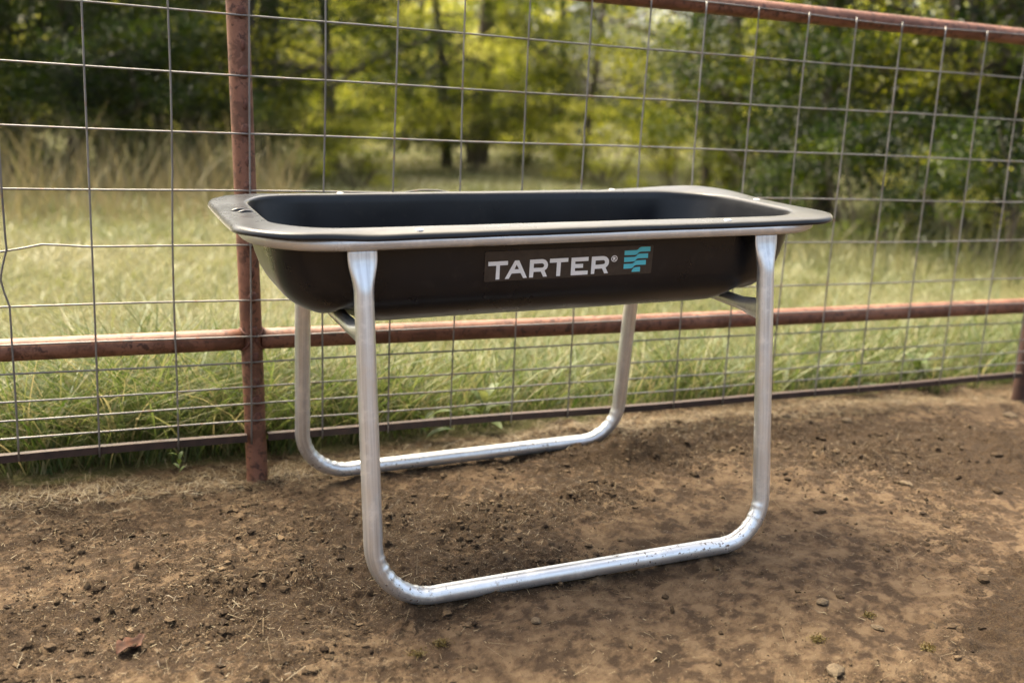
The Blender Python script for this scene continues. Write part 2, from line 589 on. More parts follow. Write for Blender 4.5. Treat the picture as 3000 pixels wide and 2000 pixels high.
ST_OUT = [(0, -.337, .8022), (-.40, -.337, .8015), (-.505, -.337, .8005), (-.59, -.33, .807), (-.69, -.28, .8125), (-.742, -.1, .809), (-.742, .12, .808), (-.70, .30, .812),
          (-.5, .337, .808), (0, .337, .806), (.4, .337, .805), (.58, .33, .812), (.66, .30, .8155), (.72, .22, .810), (.745, .07, .802), (.745, -.1, .803), (.72, -.25, .806), (.5, -.337, .8022)]
ST_IN = [(0, -.275, .809), (-.5, -.275, .8105), (-.63, -.24, .812), (-.675, 0, .812), (-.62, .25, .8155), (-.4, .275, .813), (0, .275, .809), (.4, .275, .806),
         (.60, .25, .802), (.672, .05, .807), (.63, -.24, .8075), (.4, -.275, .8075)]
WALL = [(.800, .6745, .2745, .150), (.785, .673, .2725, .152), (.76, .671, .2700, .155), (.73, .667, .2678, .160), (.70, .660, .2657, .162), (.67, .650, .2628, .165),
        (.65, .640, .257, .165), (.632, .628, .247, .165), (.616, .612, .232, .165), (.602, .592, .213, .16), (.590, .570, .192, .155), (.580, .547, .168, .14),
        (.573, .523, .142, .12), (.5685, .495, .112, .10), (.5665, .45, .08, .075), (.5655, .38, .045, .042), (.565, .30, .012, .011)]


def groove(L, h):
    g = np.exp(-((np.abs(L[:, 0]) - .506) / .026) ** 2)
    return h + g * 0.026 * sstep(.640, .585, h) * sstep(.30, .20, np.abs(L[:, 1]) - .03)


def tub_loops():
    loops = []
    T = 0.005
    hin = None
    # inside, bottom to top
    for h, a, b, r in WALL[::-1]:
        L = rrect(a - T, max(b - T, .004), max(r - T, .003))
        H = groove(L, np.full(len(L), h + T * (1.0 if h < .60 else 0.0)))
        hin = per_h(ST_IN, L)
        H = H + (hin - .8095) * sstep(.60, .80, h)
        loops.append(np.column_stack([L, H]))
    # rim crown and flange
    La, Lo = rrect(.6745, .2745, .150), rrect(.753, .326, .135)
    hi_, ho_ = per_h(ST_IN, La), per_h(ST_OUT, Lo)
    for t, dz in ((-.05, -.0035), (.03, -.0008), (.10, 0), (.25, .0006), (.5, .001), (.75, .0008), (.90, 0), (.965, -.0015), (.992, -.0045)):
        L = La + (Lo - La) * t
        loops.append(np.column_stack([L, hi_ + (ho_ - hi_) * max(t, 0) + dz]))
    for off, dz in ((.0005, -.0080), (.001, -.0120), (0, -.0138), (-.003, -.0142), (-.0045, -.0128), (-.0045, -.008), (-.007, -.0062)):
        L = rrect(.753 + off, .326 + off, .135 + off)
        loops.append(np.column_stack([L, ho_ + dz]))
    for t in (.5, .12):
        L = La + (Lo - La) * t
        loops.append(np.column_stack([L, hi_ + (ho_ - hi_) * t - .0058]))
    for h, a, b, r in WALL[1:]:
        L = rrect(a, b, r)
        H = groove(L, np.full(len(L), h)) + (hi_ - .8095) * sstep(.70, .80, h)
        # the wall is pressed in a little where the cross braces bear
        g = np.exp(-((np.abs(L[:, 0]) - .506) / .03) ** 2) * sstep(.66, .60, h) * 0.010
        L = L.copy()
        L[:, 1] *= 1 - g / np.maximum(np.abs(L[:, 1]), .06) * 0.6
        loops.append(np.column_stack([L, H]))
    return loops


lp = tub_loops()
nl, npnt = len(lp), len(lp[0])
V = np.concatenate(lp)
# gentle moulding unevenness
V[:, 1] += 0.0012 * fbm_noise(V[:, 0] * 6, V[:, 2] * 9, 31, 2) * np.sign(V[:, 1])
V[:, 2] += 0.0006 * fbm_noise(V[:, 0] * 8, V[:, 1] * 8, 32, 2)
ii = np.arange(nl * npnt).reshape(nl, npnt)
nxt = np.roll(ii, -1, 1)
F = [list(map(int, q)) for q in np.stack([ii[:-1], ii[1:], nxt[1:], nxt[:-1]], -1).reshape(-1, 4)]
F = [f[::-1] for f in F]
F.append([int(x) for x in ii[0]])
F.append([int(x) for x in ii[-1]][::-1])
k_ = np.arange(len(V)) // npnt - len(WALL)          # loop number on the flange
dust_and_glare = np.where((k_ >= 1) & (k_ <= 7), 1.0, 0.0) * (.55 - .53 * sstep(-.42, -.66, V[:, 0]) - .15 * sstep(.62, .72, V[:, 0]))  # painted sky glare on the flange top, nearly none at the left end
tub = mesh_np('tub', V, F, M_POLY, trough, attrs={'dust_and_glare': dust_and_glare})
tub['label'] = 'black moulded polyethylene tub with a wide rim flange'

# two little moulded ridges on the end flange
for k in range(2):
    x0, y0 = -.707 + .010 * k, .012 - .030 * k
    pth = [(x0 - .020 + .040 * t, y0 + .006 * t, .8095 + .0028 * math.sin(math.pi * t)) for t in np.linspace(0, 1, 13)]
    rr = [.001 + .0042 * math.sin(math.pi * t) ** .6 for t in np.linspace(0, 1, 13)]
    V, F = sweep(pth, np.array(rr), np.array(rr), (0, 0, 1), 10)
    mesh_np('moulded_ridge', V, F, M_POLY, tub)

LEGR = 0.0210


def leg_frame(sgn):
    """U shaped pipe: leg, wrinkled bend, ground bar, wrinkled bend, leg"""
    Wd, H, mb, mt = .5038, .768, .3957, .3050
    n = lambda h: sgn * (mb + (mt - mb) * h / .762)
    R1, R2 = .135, .118
    pts, bend = [], []
    for h in np.concatenate([np.linspace(H, H - .095, 16), np.linspace(H - .13, R1 + .01, 12)]):
        pts.append((-Wd, n(h), h)); bend.append(0)
    for a in np.linspace(0, math.pi / 2, 44):
        pts.append((-Wd + R1 - R1 * math.cos(a), n(R1 - R1 * math.sin(a)), R1 - R1 * math.sin(a))); bend.append(1)
    for x in np.linspace(-Wd + R1 + .02, Wd - R2 - .012, 26):
        pts.append((x, n(0), 0)); bend.append(0)
    for a in np.linspace(0, math.pi / 2, 44):
        # this side was bent sharper: a crease at the start, then nearly straight facets
        aa = a + .05 * math.sin(4 * a)
        pts.append((Wd - R2 + R2 * math.sin(aa), n(R2 - R2 * math.cos(aa)), R2 - R2 * math.cos(aa))); bend.append(2)
    for h in np.concatenate([np.linspace(R2 + .01, H - .13, 12), np.linspace(H - .095, H, 16)]):
        pts.append((Wd, n(h), h)); bend.append(0)
    P = np.array(pts)
    bend = np.array(bend)
    # arc length within bend for wrinkles
    ra = np.full(len(P), LEGR)
    rb = np.full(len(P), LEGR)
    top = np.clip((P[:, 2] - (H - .092)) / .075, 0, 1)
    top = top * top * (3 - 2 * top)
    ra = LEGR * (1 - .70 * top)      # squeezed flat where it meets the rail
    rb = LEGR * (1 + .52 * top)
    cen = np.array([0, 0, .25])
    ph = np.zeros(len(P))
    for bnd in (1, 2):
        w_ = np.where(bend == bnd)[0]
        ph[w_] = np.linspace(0, 1, len(w_))
    wr = np.zeros(len(P))
    w1 = bend == 1
    wr[w1] = np.maximum(0, np.sin(ph[w1] * 2 * np.pi * 8.0)) ** 1.5 * np.sin(np.pi * ph[w1]) ** .5
    wr[w1] *= .55 + .9 * np.abs(np.sin(np.floor(ph[w1] * 8) * 2.7 + sgn))
    w2 = bend == 2
    wr[w2] = np.maximum(0, np.sin((1 - ph[w2]) ** .75 * 2 * np.pi * 5.5)) ** 1.2 * np.sin(np.pi * ph[w2]) ** .4

    T = np.gradient(P, axis=0)
    nv = np.array([0, 1, 0.12 * -sgn])
    # which angle faces the inside of the bend (towards the middle of the U)?
    Tn = T / np.linalg.norm(T, axis=1)[:, None]
    sv = np.cross(Tn, nv)
    inside = np.sign(np.sum((np.array([0, 0, .38]) - P) * sv, axis=1))

    def disp(i, ang):
        s = np.sin(ang) * inside[i]
        face = np.clip((s - .05) / .95, 0, 1) ** .8
        fl = np.where(bend[i] > 0, -.05 * np.clip(s, 0, 1), 0)          # slight flattening in the bend
        return 1 + face * wr[i] * .09 + fl
    V, F = sweep(P, ra, rb, nv, 28, disp=disp)
    return V, F


for sg, nm in ((-1, 'front'), (1, 'rear')):
    V, F = leg_frame(sg)
    o = mesh_np('leg_frame', V, F, M_GALV, trough, attrs=pipe_attr(V, 28, LEGR))
    o['label'] = 'bent galvanized pipe forming two legs and a ground bar'
# top rail ring under the flange
L = rrect(.712, .310, .18)
L = L[::2]
pth = np.column_stack([L, np.full(len(L), .7832)])
V, F = sweep(pth, .0165, .0165, (0, 0, 1), 18, closed=True)
mesh_np('top_rail', V, F, M_GALVT, trough, attrs=pipe_attr(V, 18, .0165))
# cross braces under the tub with squashed ends
for sx in (-1, 1):
    t = np.linspace(-1, 1, 41)
    pth = np.column_stack([np.full(41, sx * .5038), t * .309, np.full(41, .5795)])
    e = np.clip((np.abs(t) - .70) / .26, 0, 1)
    e = e * e * (3 - 2 * e)
    V, F = sweep(pth, .0168 * (1 + .55 * e), .0168 * (1 - .62 * e), (0, 0, 1), 18)
    mesh_np('cross_brace', V, F, M_GALV, trough, attrs=pipe_attr(V, 18, .0168))
# carriage bolts
ANG = np.linspace(0, 2 * math.pi, 20, endpoint=False)
bolt_me = None
for bx, by, bz in ((-.381, -.306, .8064), (.388, -.306, .8056), (-.405, .306, .8106), (.398, .306, .8067), (.708, .03, .8062)):
    prof = [(.0088, -.003), (.0088, .0002), (.0080, .0010), (.0050, .0016), (.002, .0018)]
    if bolt_me is None:
        V = [(r * math.cos(a), r * math.sin(a), z) for r, z in prof for a in ANG]
        F = [[i * 20 + j, i * 20 + (j + 1) % 20, (i + 1) * 20 + (j + 1) % 20, (i + 1) * 20 + j] for i in range(4) for j in range(20)]
        F += [[80 + j for j in range(20)], [19 - j for j in range(20)]]
        b = mesh_np('bolt', V, F, M_BOLT, trough)
        bolt_me = b.data
    else:
        b = link(bpy.data.objects.new('bolt', bolt_me), trough)
    b.location = (bx, by, bz)

# sticker with lettering
STK = {
    'T': [(-2083, 7230), (-1613, 7235), (-1609, 7141), (-1802, 7139), (-1799, 6817), (-1890, 6816), (-1888, 7137), (-2080, 7136)],
    'A': [(-1666, 6819), (-1442, 7235), (-1339, 7236), (-1124, 6822), (-1218, 6819), (-1287, 6940), (-1508, 6938), (-1570, 6818)],
    'Ah': [(-1395, 7141), (-1336, 7032), (-1445, 7032)],
    'R': [(-1073, 7238), (-786, 7240), (-745, 7236), (-705, 7224), (-673, 7203), (-648, 7174), (-629, 7140), (-621, 7106), (-622, 7073), (-630, 7042), (-643, 7018), (-663, 6999), (-697, 6974),
          (-626, 6826), (-722, 6825), (-789, 6950), (-970, 6950), (-975, 6820), (-1070, 6821)],
    'Rh': [(-973, 7142), (-775, 7143), (-755, 7140), (-739, 7132), (-722, 7116), (-714, 7093), (-720, 7065), (-732, 7053), (-746, 7046), (-772, 7040), (-974, 7041)],
    'U': [(-577, 7239), (-114, 7240), (-113, 7149), (-297, 7146), (-295, 6823), (-393, 6824), (-397, 7145), (-576, 7145)],
    'E': [(-33, 7240), (403, 7243), (407, 7149), (69, 7145), (70, 7086), (273, 7085), (277, 6991), (72, 6991), (74, 6921), (407, 6918), (409, 6824), (-25, 6823)],
    'S': [(488, 7243), (770, 7246), (810, 7243), (844, 7234), (882, 7214), (911, 7187), (934, 7152), (944, 7113), (943, 7075), (936, 7042), (921, 7015), (902, 6995), (865, 6972),
          (943, 6831), (845, 6828), (777, 6951), (585, 6948), (581, 6830), (496, 6828)],
    'Sh': [(592, 7147), (789, 7150), (808, 7147), (822, 7139), (835, 7126), (841, 7104), (838, 7075), (828, 7064), (815, 7057), (788, 7052), (595, 7044)],
    'r': [(1045, 7210), (1088, 7210), (1106, 7203), (1111, 7188), (1108, 7175), (1098, 7165), (1121, 7132), (1095, 7133), (1078, 7161), (1071, 7161), (1072, 7132), (1049, 7131)],
    'b1': [(1337, 7351), (1656, 7354), (1693, 7370), (1729, 7413), (1771, 7427), (2018, 7427), (2025, 7313), (1768, 7313), (1720, 7302), (1668, 7248), (1626, 7240), (1340, 7242)],
    'b2': [(1339, 7192), (1609, 7192), (1657, 7207), (1699, 7254), (1745, 7264), (1972, 7264), (1977, 7153), (1716, 7155), (1673, 7139), (1635, 7094), (1589, 7081), (1346, 7078)],
    'b3': [(1343, 7029), (1562, 7031), (1606, 7047), (1648, 7094), (1694, 7105), (1929, 7107), (1935, 6991), (1678, 6995), (1632, 6982), (1588, 6931), (1542, 6918), (1346, 6915)],
    'b4': [(1571, 6829), (1579, 6877), (1617, 6924), (1668, 6941), (1791, 6945), (1797, 6828)],
}
ca = [(math.cos(a), math.sin(a)) for a in ANG]
STK['g'] = [(1081 + 81 * c, 7172 + 77 * s) for c, s in ca]
STK['gh'] = [(1081 + 62 * c, 7172 + 59 * s) for c, s in ca]


def wall_m(h):
    hs = [x[0] for x in WALL][::-1]
    bs = [x[2] for x in WALL][::-1]
    return -float(np.interp(h, hs, bs))


def flat_shape(name, polys, mat, parent, off, thick=.0004):
    """filled outline (with holes) laid on the tub wall, off = stand-off from the wall"""
    cu = bpy.data.curves.new(name, 'CURVE')
    cu.dimensions = '2D'
    cu.fill_mode = 'BOTH'
    for poly in polys:
        sp = cu.splines.new('POLY')
        sp.points.add(len(poly) - 1)
        for p, (x, y) in zip(sp.points, poly):
            p.co = (x, y, 0, 1)
        sp.use_cyclic_u = True
    cu.extrude = 0.5
    tmp = bpy.data.objects.new(name, cu)
    COL.objects.link(tmp)
    me = bpy.data.meshes.new_from_object(tmp.evaluated_get(bpy.context.evaluated_depsgraph_get()))
    bpy.data.objects.remove(tmp)
    for v in me.vertices:
        l, h, d = v.co.x, v.co.y, v.co.z
        v.co = (l, wall_m(h) - off - (d + .5) * thick - 0.0012, h)
    me.materials.clear()
    me.materials.append(mat)
    me.name = name
    return link(bpy.data.objects.new(name, me), parent)


def rr_out(x0, x1, y0, y1, r, nseg=6):
    out = []
    for cx, cy, a0 in ((x1 - r, y0 + r, -90), (x1 - r, y1 - r, 0), (x0 + r, y1 - r, 90), (x0 + r, y0 + r, 180)):
        for i in range(nseg + 1):
            a = math.radians(a0 + 90 * i / nseg)
            out.append((cx + r * math.cos(a), cy + r * math.sin(a)))
    return out


def subdiv(poly, mx):
    out = []
    for (a, b), (c, d) in zip(poly, poly[1:] + poly[:1]):
        n_ = max(1, int(math.hypot(c - a, d - b) / mx))
        out += [(a + (c - a) * i / n_, b + (d - b) * i / n_) for i in range(n_)]
    return out


sticker = flat_shape('sticker', [subdiv(rr_out(-.2168, .2107, .6772, .7462, .004), .02)], M_STK, trough, .0003)
sticker['label'] = 'dark rectangular sticker with white lettering and a cyan emblem'
u = lambda k: [(x * 1e-4, y * 1e-4) for x, y in STK[k]]
for keys, nm, mt in ((('T',), 'letter', M_WHITE), (('A', 'Ah'), 'letter', M_WHITE), (('R', 'Rh'), 'letter', M_WHITE), (('U',), 'letter', M_WHITE),
                     (('E',), 'letter', M_WHITE), (('S', 'Sh'), 'letter', M_WHITE), (('g', 'gh'), 'registered_ring', M_WHITE), (('r',), 'registered_letter', M_WHITE),
                     (('b1',), 'emblem_bar', M_CYAN), (('b2',), 'emblem_bar', M_CYAN), (('b3',), 'emblem_bar', M_CYAN), (('b4',), 'emblem_bar', M_CYAN)):
    flat_shape(nm, [u(k) for k in keys], mt, sticker, .0009)

# ------------------------------------------------------------------ fence
fence = empty('pipe_fence', (0.632, 0.035, -0.03))
tag(fence, 'rusty red pipe fence with welded wire mesh behind the trough', 'fence')
FINV = Matrix.Translation((-0.632, -0.035, 0.03))


def fpart(name, V, F, mat, smooth=True):
    V = np.asarray(V, float) - np.array([0.632, 0.035, -0.03])
    return mesh_np(name, V, F, mat, fence, smooth)


Z0 = 1.27
WZ = [Z0 + .1524] + [Z0 - d for d in (0, .1524, .3030, .4575, .6081, .761, .8607, .935, 1.0094, 1.0616, 1.1105)]
PY = .0345
XL, XR = -2.2, 5.3
# posts (left one leans a touch)
for bx, tx_ in ((0.632, 0.573), (3.748, 3.772), (-2.45, -2.45)):
    pth = [(bx + (tx_ - bx) * t, PY, -.45 + (1.48 + .45) * t) for t in np.linspace(0, 1, 40)]
    if bx == 0.632:
        pth = [(0.632 - .0435 * max(0, z) / 1.27 * 1.02, PY, z) for z in np.linspace(-.45, 1.45, 60)]
    V, F = sweep(pth, .0302, .0302, (0, 1, 0), 24)
    fpart('post', V, F, M_MAROON if bx > 3 else M_RUST)  # the far post gets a darker colour than the others


def rail(z, x0, x1, r=.0300, name='rail', sag=.003):
    n_ = max(2, int((x1 - x0) / .06))
    pth = [(x0 + (x1 - x0) * t, PY, z - sag * math.sin(math.pi * t)) for t in np.linspace(0, 1, n_)]
    V, F = sweep(pth, r, r, (0, 0, 1), 24)
    fpart(name, V, F, M_RUST)


px = lambda z: 0.632 - .0435 * z / 1.27
for z in (WZ[7] - .017,):
    rail(z, -2.42, px(z) - .026)
    rail(z, px(z) + .026, 3.728)
    rail(z, 3.784, 6.2)
rail(WZ[0] + .004, -2.42, 6.2, name='top_rail')


# weld collars where mid rail meets the post
def ring(c, axis_x, r, t, name='weld_bead'):
    pts = []
    for a in np.linspace(0, 2 * math.pi, 26, endpoint=False):
        q = r * (1 + .02 * math.sin(5 * a))
        # saddle of a pipe on a pipe of equal size
        yy, zz = q * math.cos(a), q * math.sin(a)
        xx = math.sqrt(max(0, .0302 ** 2 - min(yy * yy, .0301 ** 2))) * axis_x
        pts.append((c[0] + xx + axis_x * .001, c[1] + yy, c[2] + zz))
    V, F = sweep(pts, t, t, (axis_x, 0, 0), 8, closed=True)
    fpart(name, V, F, M_WELD)


for ax in (-1, 1):
    ring((px(WZ[7] - .017), PY, WZ[7] - .017), ax, .0298, .0042)


def blob(c, r, seed, name='weld_bead', mat=M_WELD):
    rs = np.random.default_rng(seed)
    V, F = [], []
    nu, nv_ = 8, 6
    V.append((0, 0, 1)); 
    for i in range(1, nv_):
        th = math.pi * i / nv_
        for j in range(nu):
            ph = 2 * math.pi * j / nu
            k = 1 + .35 * (rs.random() - .5)
            V.append((k * math.sin(th) * math.cos(ph), k * math.sin(th) * math.sin(ph), k * math.cos(th)))
    V.append((0, 0, -1))
    for j in range(nu):
        F.append([0, 1 + j, 1 + (j + 1) % nu])
        for i in range(nv_ - 2):
            a = 1 + i * nu
            F.append([a + j, a + nu + j, a + nu + (j + 1) % nu, a + (j + 1) % nu])
        a = 1 + (nv_ - 2) * nu
        F.append([a + j, len(V) - 1, a + (j + 1) % nu])
    V = np.array(V) * np.array(r) + np.array(c)
    fpart(name, V, F, mat)


for i, z in enumerate(WZ[1:]):
    blob((px(z) + .002, .0035, z + .008), (.013, .006, .017), 100 + i)
    if i < 5:
        zz = z - .076
        blob((px(zz) + .004, .0045, zz), (.007, .0045, .014), 130 + i)
for z in WZ[1:4]:
    blob((3.76, .0035, z + .006), (.008, .005, .010), int(z * 100))

# bottom angle iron: two thin legs butted into an L
for x0, x1 in ((-2.42, px(0.1) - .03), (px(0.1) + .03, 3.716), (3.782, 6.2)):
    n_ = int((x1 - x0) / .08)
    xs = np.linspace(x0, x1, n_)
    V, F = [], []
    zc = .1048
    prof = [(.0015, -.010), (.0015, .011), (.0225, .011), (.0225, .0078), (.0048, .0078), (.0048, -.010)]
    for i, x in enumerate(xs):
        dz = .003 * math.sin(x * 2.1) + .0015 * math.sin(x * 5.7)
        V += [(x, yy, zc + zz + dz) for yy, zz in prof]
    for i in range(n_ - 1):
        for j in range(6):
            a, b = i * 6, (i + 1) * 6
            F.append([a + j, b + j, b + (j + 1) % 6, a + (j + 1) % 6])
    F += [[0, 1, 2, 3, 4, 5], [(n_ - 1) * 6 + j for j in range(6)][::-1]]
    fpart('bottom_angle', V, F, M_ANGLE, False)

# horizontal wires (lie on the pipes), vertical wires (in front of them)
WR = .0026
for i, z in enumerate(WZ):
    xs = np.arange(XL, XR, .0508)
    pts = []
    for x in xs:
        dz = .0022 * math.sin(x * 1.7 + i * 1.3) + .0010 * math.sin(x * 6.1 + i)
        dy = 0
        if i == 4:                                    # the kink seen just behind the rim
            dz += .0115 * math.exp(-((x - 1.13) / .055) ** 2) * (1 if x < 1.14 else .9)
        if i == 5:
            dz += -.011 * math.exp(-((x + .03) / .09) ** 2) + .010 * math.exp(-((x - .09) / .06) ** 2)
        if i == 0:
            dz += .004 * math.sin(x * 4.0)
        pts.append((x, dy, z + dz))
    # the top wire is tied on the rail
    V, F = sweep(pts, WR, WR, (0, 0, 1), 8)
    fpart('horizontal_wire', V, F, M_WIRE)
BENT = [(0.0, 1.43), (0.0, 1.2), (0.0006, 0.8086), (0.0030, 0.6852), (0.0044, 0.6588), (-0.0018, 0.6368), (-0.0103, 0.6015), (-0.0132, 0.5816), (-0.0063, 0.5479), (0.0040, 0.5139), (0.0046, 0.4709),
        (0.0044, 0.4162), (0.0055, 0.3401), (0.0058, 0.2632), (0.0061, 0.2113), (0.0061, 0.1591), (0.006, 0.100)]
for k in range(-10, 26):
    x = k * .2032
    rs = random.Random(k + 50)
    a, b, c_ = rs.uniform(-.0025, .0025), rs.uniform(0, 6), rs.uniform(3, 9)
    if k == 0:
        pts = [(p, -.0058, q) for p, q in BENT]
    else:
        if abs(x - 3.75) < .05:
            continue
        pts = []
        for z in np.linspace(WZ[0] + .004, .092, 44):
            kink = .0025 * math.exp(-((z - rs.uniform(.4, 1.2)) / .03) ** 2) * rs.choice((-1, 1)) if rs.random() < .08 else 0
            pts.append((x + a * math.sin(b + c_ * z) + kink, -.0058 + .0005 * math.sin(b + 9 * z), z))
    V, F = sweep(pts, WR, WR, (0, 1, 0), 8)
    fpart('vertical_wire', V, F, M_WIRE)


# ------------------------------------------------------------------ grass
def blades(n, X, Y, Hh, Wd, lean, curl, mat, name, tint, rows=4, seed=1, gh=True):
    rs = np.random.default_rng(seed)
    Zb = (ground_h(X, Y) if gh else 0) - .004
    az = rs.uniform(0, 2 * np.pi, n)
    dx, dy = np.cos(az), np.sin(az)
    fa = rs.uniform(0, 2 * np.pi, n)           # facing of the ribbon
    wx, wy = np.cos(fa), np.sin(fa)
    t = np.linspace(0, 1, rows)
    V = np.zeros((n, rows, 2, 3))
    for i, s in enumerate(t):
        out = Hh * (lean * s + curl * s * s)
        up = Hh * (s - 0.30 * curl * s * s)
        wdt = Wd * (1 - s) ** 0.7 * (0.55 + .45 * min(1, 4 * s)) + Wd * .06
        cx, cy, cz = X + dx * out, Y + dy * out, Zb + up
        for j, sg in enumerate((-.5, .5)):
            V[:, i, j, 0] = cx + sg * wdt * wx
            V[:, i, j, 1] = cy + sg * wdt * wy
            V[:, i, j, 2] = cz
    base = np.arange(n)[:, None] * rows * 2
    f = []
    for i in range(rows - 1):
        a = base + i * 2
        f.append(np.concatenate([a, a + 1, a + 3, a + 2], 1))
    Fc = np.concatenate(f)
    tt = np.repeat(tint, rows * 2)
    return mesh_np(name, V.reshape(-1, 3), Fc, mat, None, True, {'tint': tt})


rs = np.random.default_rng(3)
# long arching grass along the fence
n = 21000
X = rs.uniform(-1.1, 5.2, n)
Y = .24 + np.abs(rs.normal(0, .34, n)) + .05 * fbm_noise(X * 2, X * 0, 41, 2)
clump = fbm_noise(X * 1.6, Y * 1.6, 42, 3)
keep = (rs.random(n) < .55 + .6 * clump + .25 * (X < 1.3)) & (turf_mask(X, Y) > .25)
X, Y = X[keep], Y[keep]
n = len(X)
left = sstep(2.0, .6, X)
H_ = rs.uniform(.10, .32, n) * (1 + .50 * left + .5 * np.clip(fbm_noise(X * 1.6, Y * 1.6, 42, 3), -.5, 1))
g = blades(n, X, Y, H_, rs.uniform(.0035, .0095, n), rs.uniform(.05, .45, n), rs.uniform(.2, 1.1, n), M_GRASS, 'fence_line_grass',
           np.clip(rs.normal(.42, .26, n) + .5 * (rs.random(n) < .22), 0, 1), 6, 4)
tag(g, 'long arching green grass growing along the foot of the fence', 'grass', kind='stuff')
# meadow turf behind
n = 120000
dist = rs.random(n) ** 1.7 * 21 + .45
lat = rs.uniform(-.42, 1.18, n)
Y = dist
X = .08 + (dist + 2.9) * lat
H_ = rs.uniform(.03, .085, n) * (1 + .055 * dist) * (1 + .5 * fbm_noise(X * .8, Y * .8, 44, 3))
patch = fbm_noise(X * .45, Y * .45, 45, 3)
g = blades(n, X, Y, np.abs(H_), .0035 + .0018 * dist * rs.uniform(.6, 1.2, n), rs.uniform(.1, .7, n), rs.uniform(.2, 1.1, n), M_LAWN, 'meadow_grass',
           np.clip(.50 + .62 * patch + .35 * fbm_noise(X * 1.7, Y * 1.7, 46, 2) + rs.normal(0, .2, n), 0, 1), 3, 5)
tag(g, 'short pale meadow grass filling the field beyond the fence', 'grass', kind='stuff')


def pix_ground(u_, v_, gz=0.0):
    d = fw + r2 * ((u_ - 1500) / 3058.4) + d2 * ((v_ - 1000) / 3058.4)
    t = (gz - CAMP.z) / d.z
    return CAMP + d * t


def pix_dist(u_, d_):
    """ground position below pixel column u at horizontal distance d from the camera"""
    d = fw + r2 * ((u_ - 1500) / 3058.4) + d2 * ((500 - 1000) / 3058.4)
    q = Vector((d.x, d.y)).normalized()
    return CAMP.x + q.x * d_, CAMP.y + q.y * d_


# tall tan seed grass at the wood's edge on the left, weeds on the right
n = 5200
col = np.concatenate([rs.uniform(-300, 860, n * 2 // 3), rs.uniform(2250, 3300, n - n * 2 // 3)])
dd = np.where(col < 1500, rs.uniform(9.0, 14.5, n), rs.uniform(8.0, 11.5, n))
XY = np.array([pix_dist(c, d) for c, d in zip(col, dd)])
X, Y = XY[:, 0], XY[:, 1]
H_ = (.18 + .75 * rs.random(n) ** 1.8) * np.where(col < 1500, sstep(7.5, 12.0, dd) * .9 + .3, .55)
tint = np.where(col < 1500, np.clip(rs.normal(.62, .25, n), 0, 1), np.clip(rs.normal(.15, .15, n), 0, 1))
g = blades(n, X, Y, H_, rs.uniform(.006, .014, n), rs.uniform(.02, .35, n), rs.uniform(.05, .5, n), M_DRY, 'tall_dry_grass', tint, 4, 6)
tag(g, 'tall tan seed grass at the edge of the trees', 'grass', kind='stuff')


# ------------------------------------------------------------------ trees
def limb(p0, p1, r0, r1, bend=.1, n=7, seed=0):
    rs_ = random.Random(seed)
    p0, p1 = np.array(p0), np.array(p1)
    o_ = np.array([rs_.uniform(-1, 1), rs_.uniform(-1, 1), rs_.uniform(-.3, .3)]) * bend * np.linalg.norm(p1 - p0)
    t = np.linspace(0, 1, n)
    P = p0[None] * (1 - t)[:, None] + p1[None] * t[:, None] + o_[None] * np.sin(math.pi * t)[:, None]
    r = r0 + (r1 - r0) * t
    return P, r


def leaf_quads(C_, size, rs_, tint):
    n_ = len(C_)
    a = rs_.normal(0, 1, (n_, 3))
    a /= np.linalg.norm(a, axis=1)[:, None]
    b = np.cross(a, rs_.normal(0, 1, (n_, 3)))
    b /= np.linalg.norm(b, axis=1)[:, None]
    s = size[:, None]
    nrm = np.cross(a, b)
    V_ = np.stack([C_ - a * s * .5, C_ + b * s * .28 + nrm * s * .06, C_ + a * s * .5 - nrm * s * .05, C_ - b * s * .28 + nrm * s * .06], 1)
    F_ = np.arange(n_ * 4).reshape(n_, 4)
    return V_.reshape(-1, 3), F_, np.repeat(tint, 4)


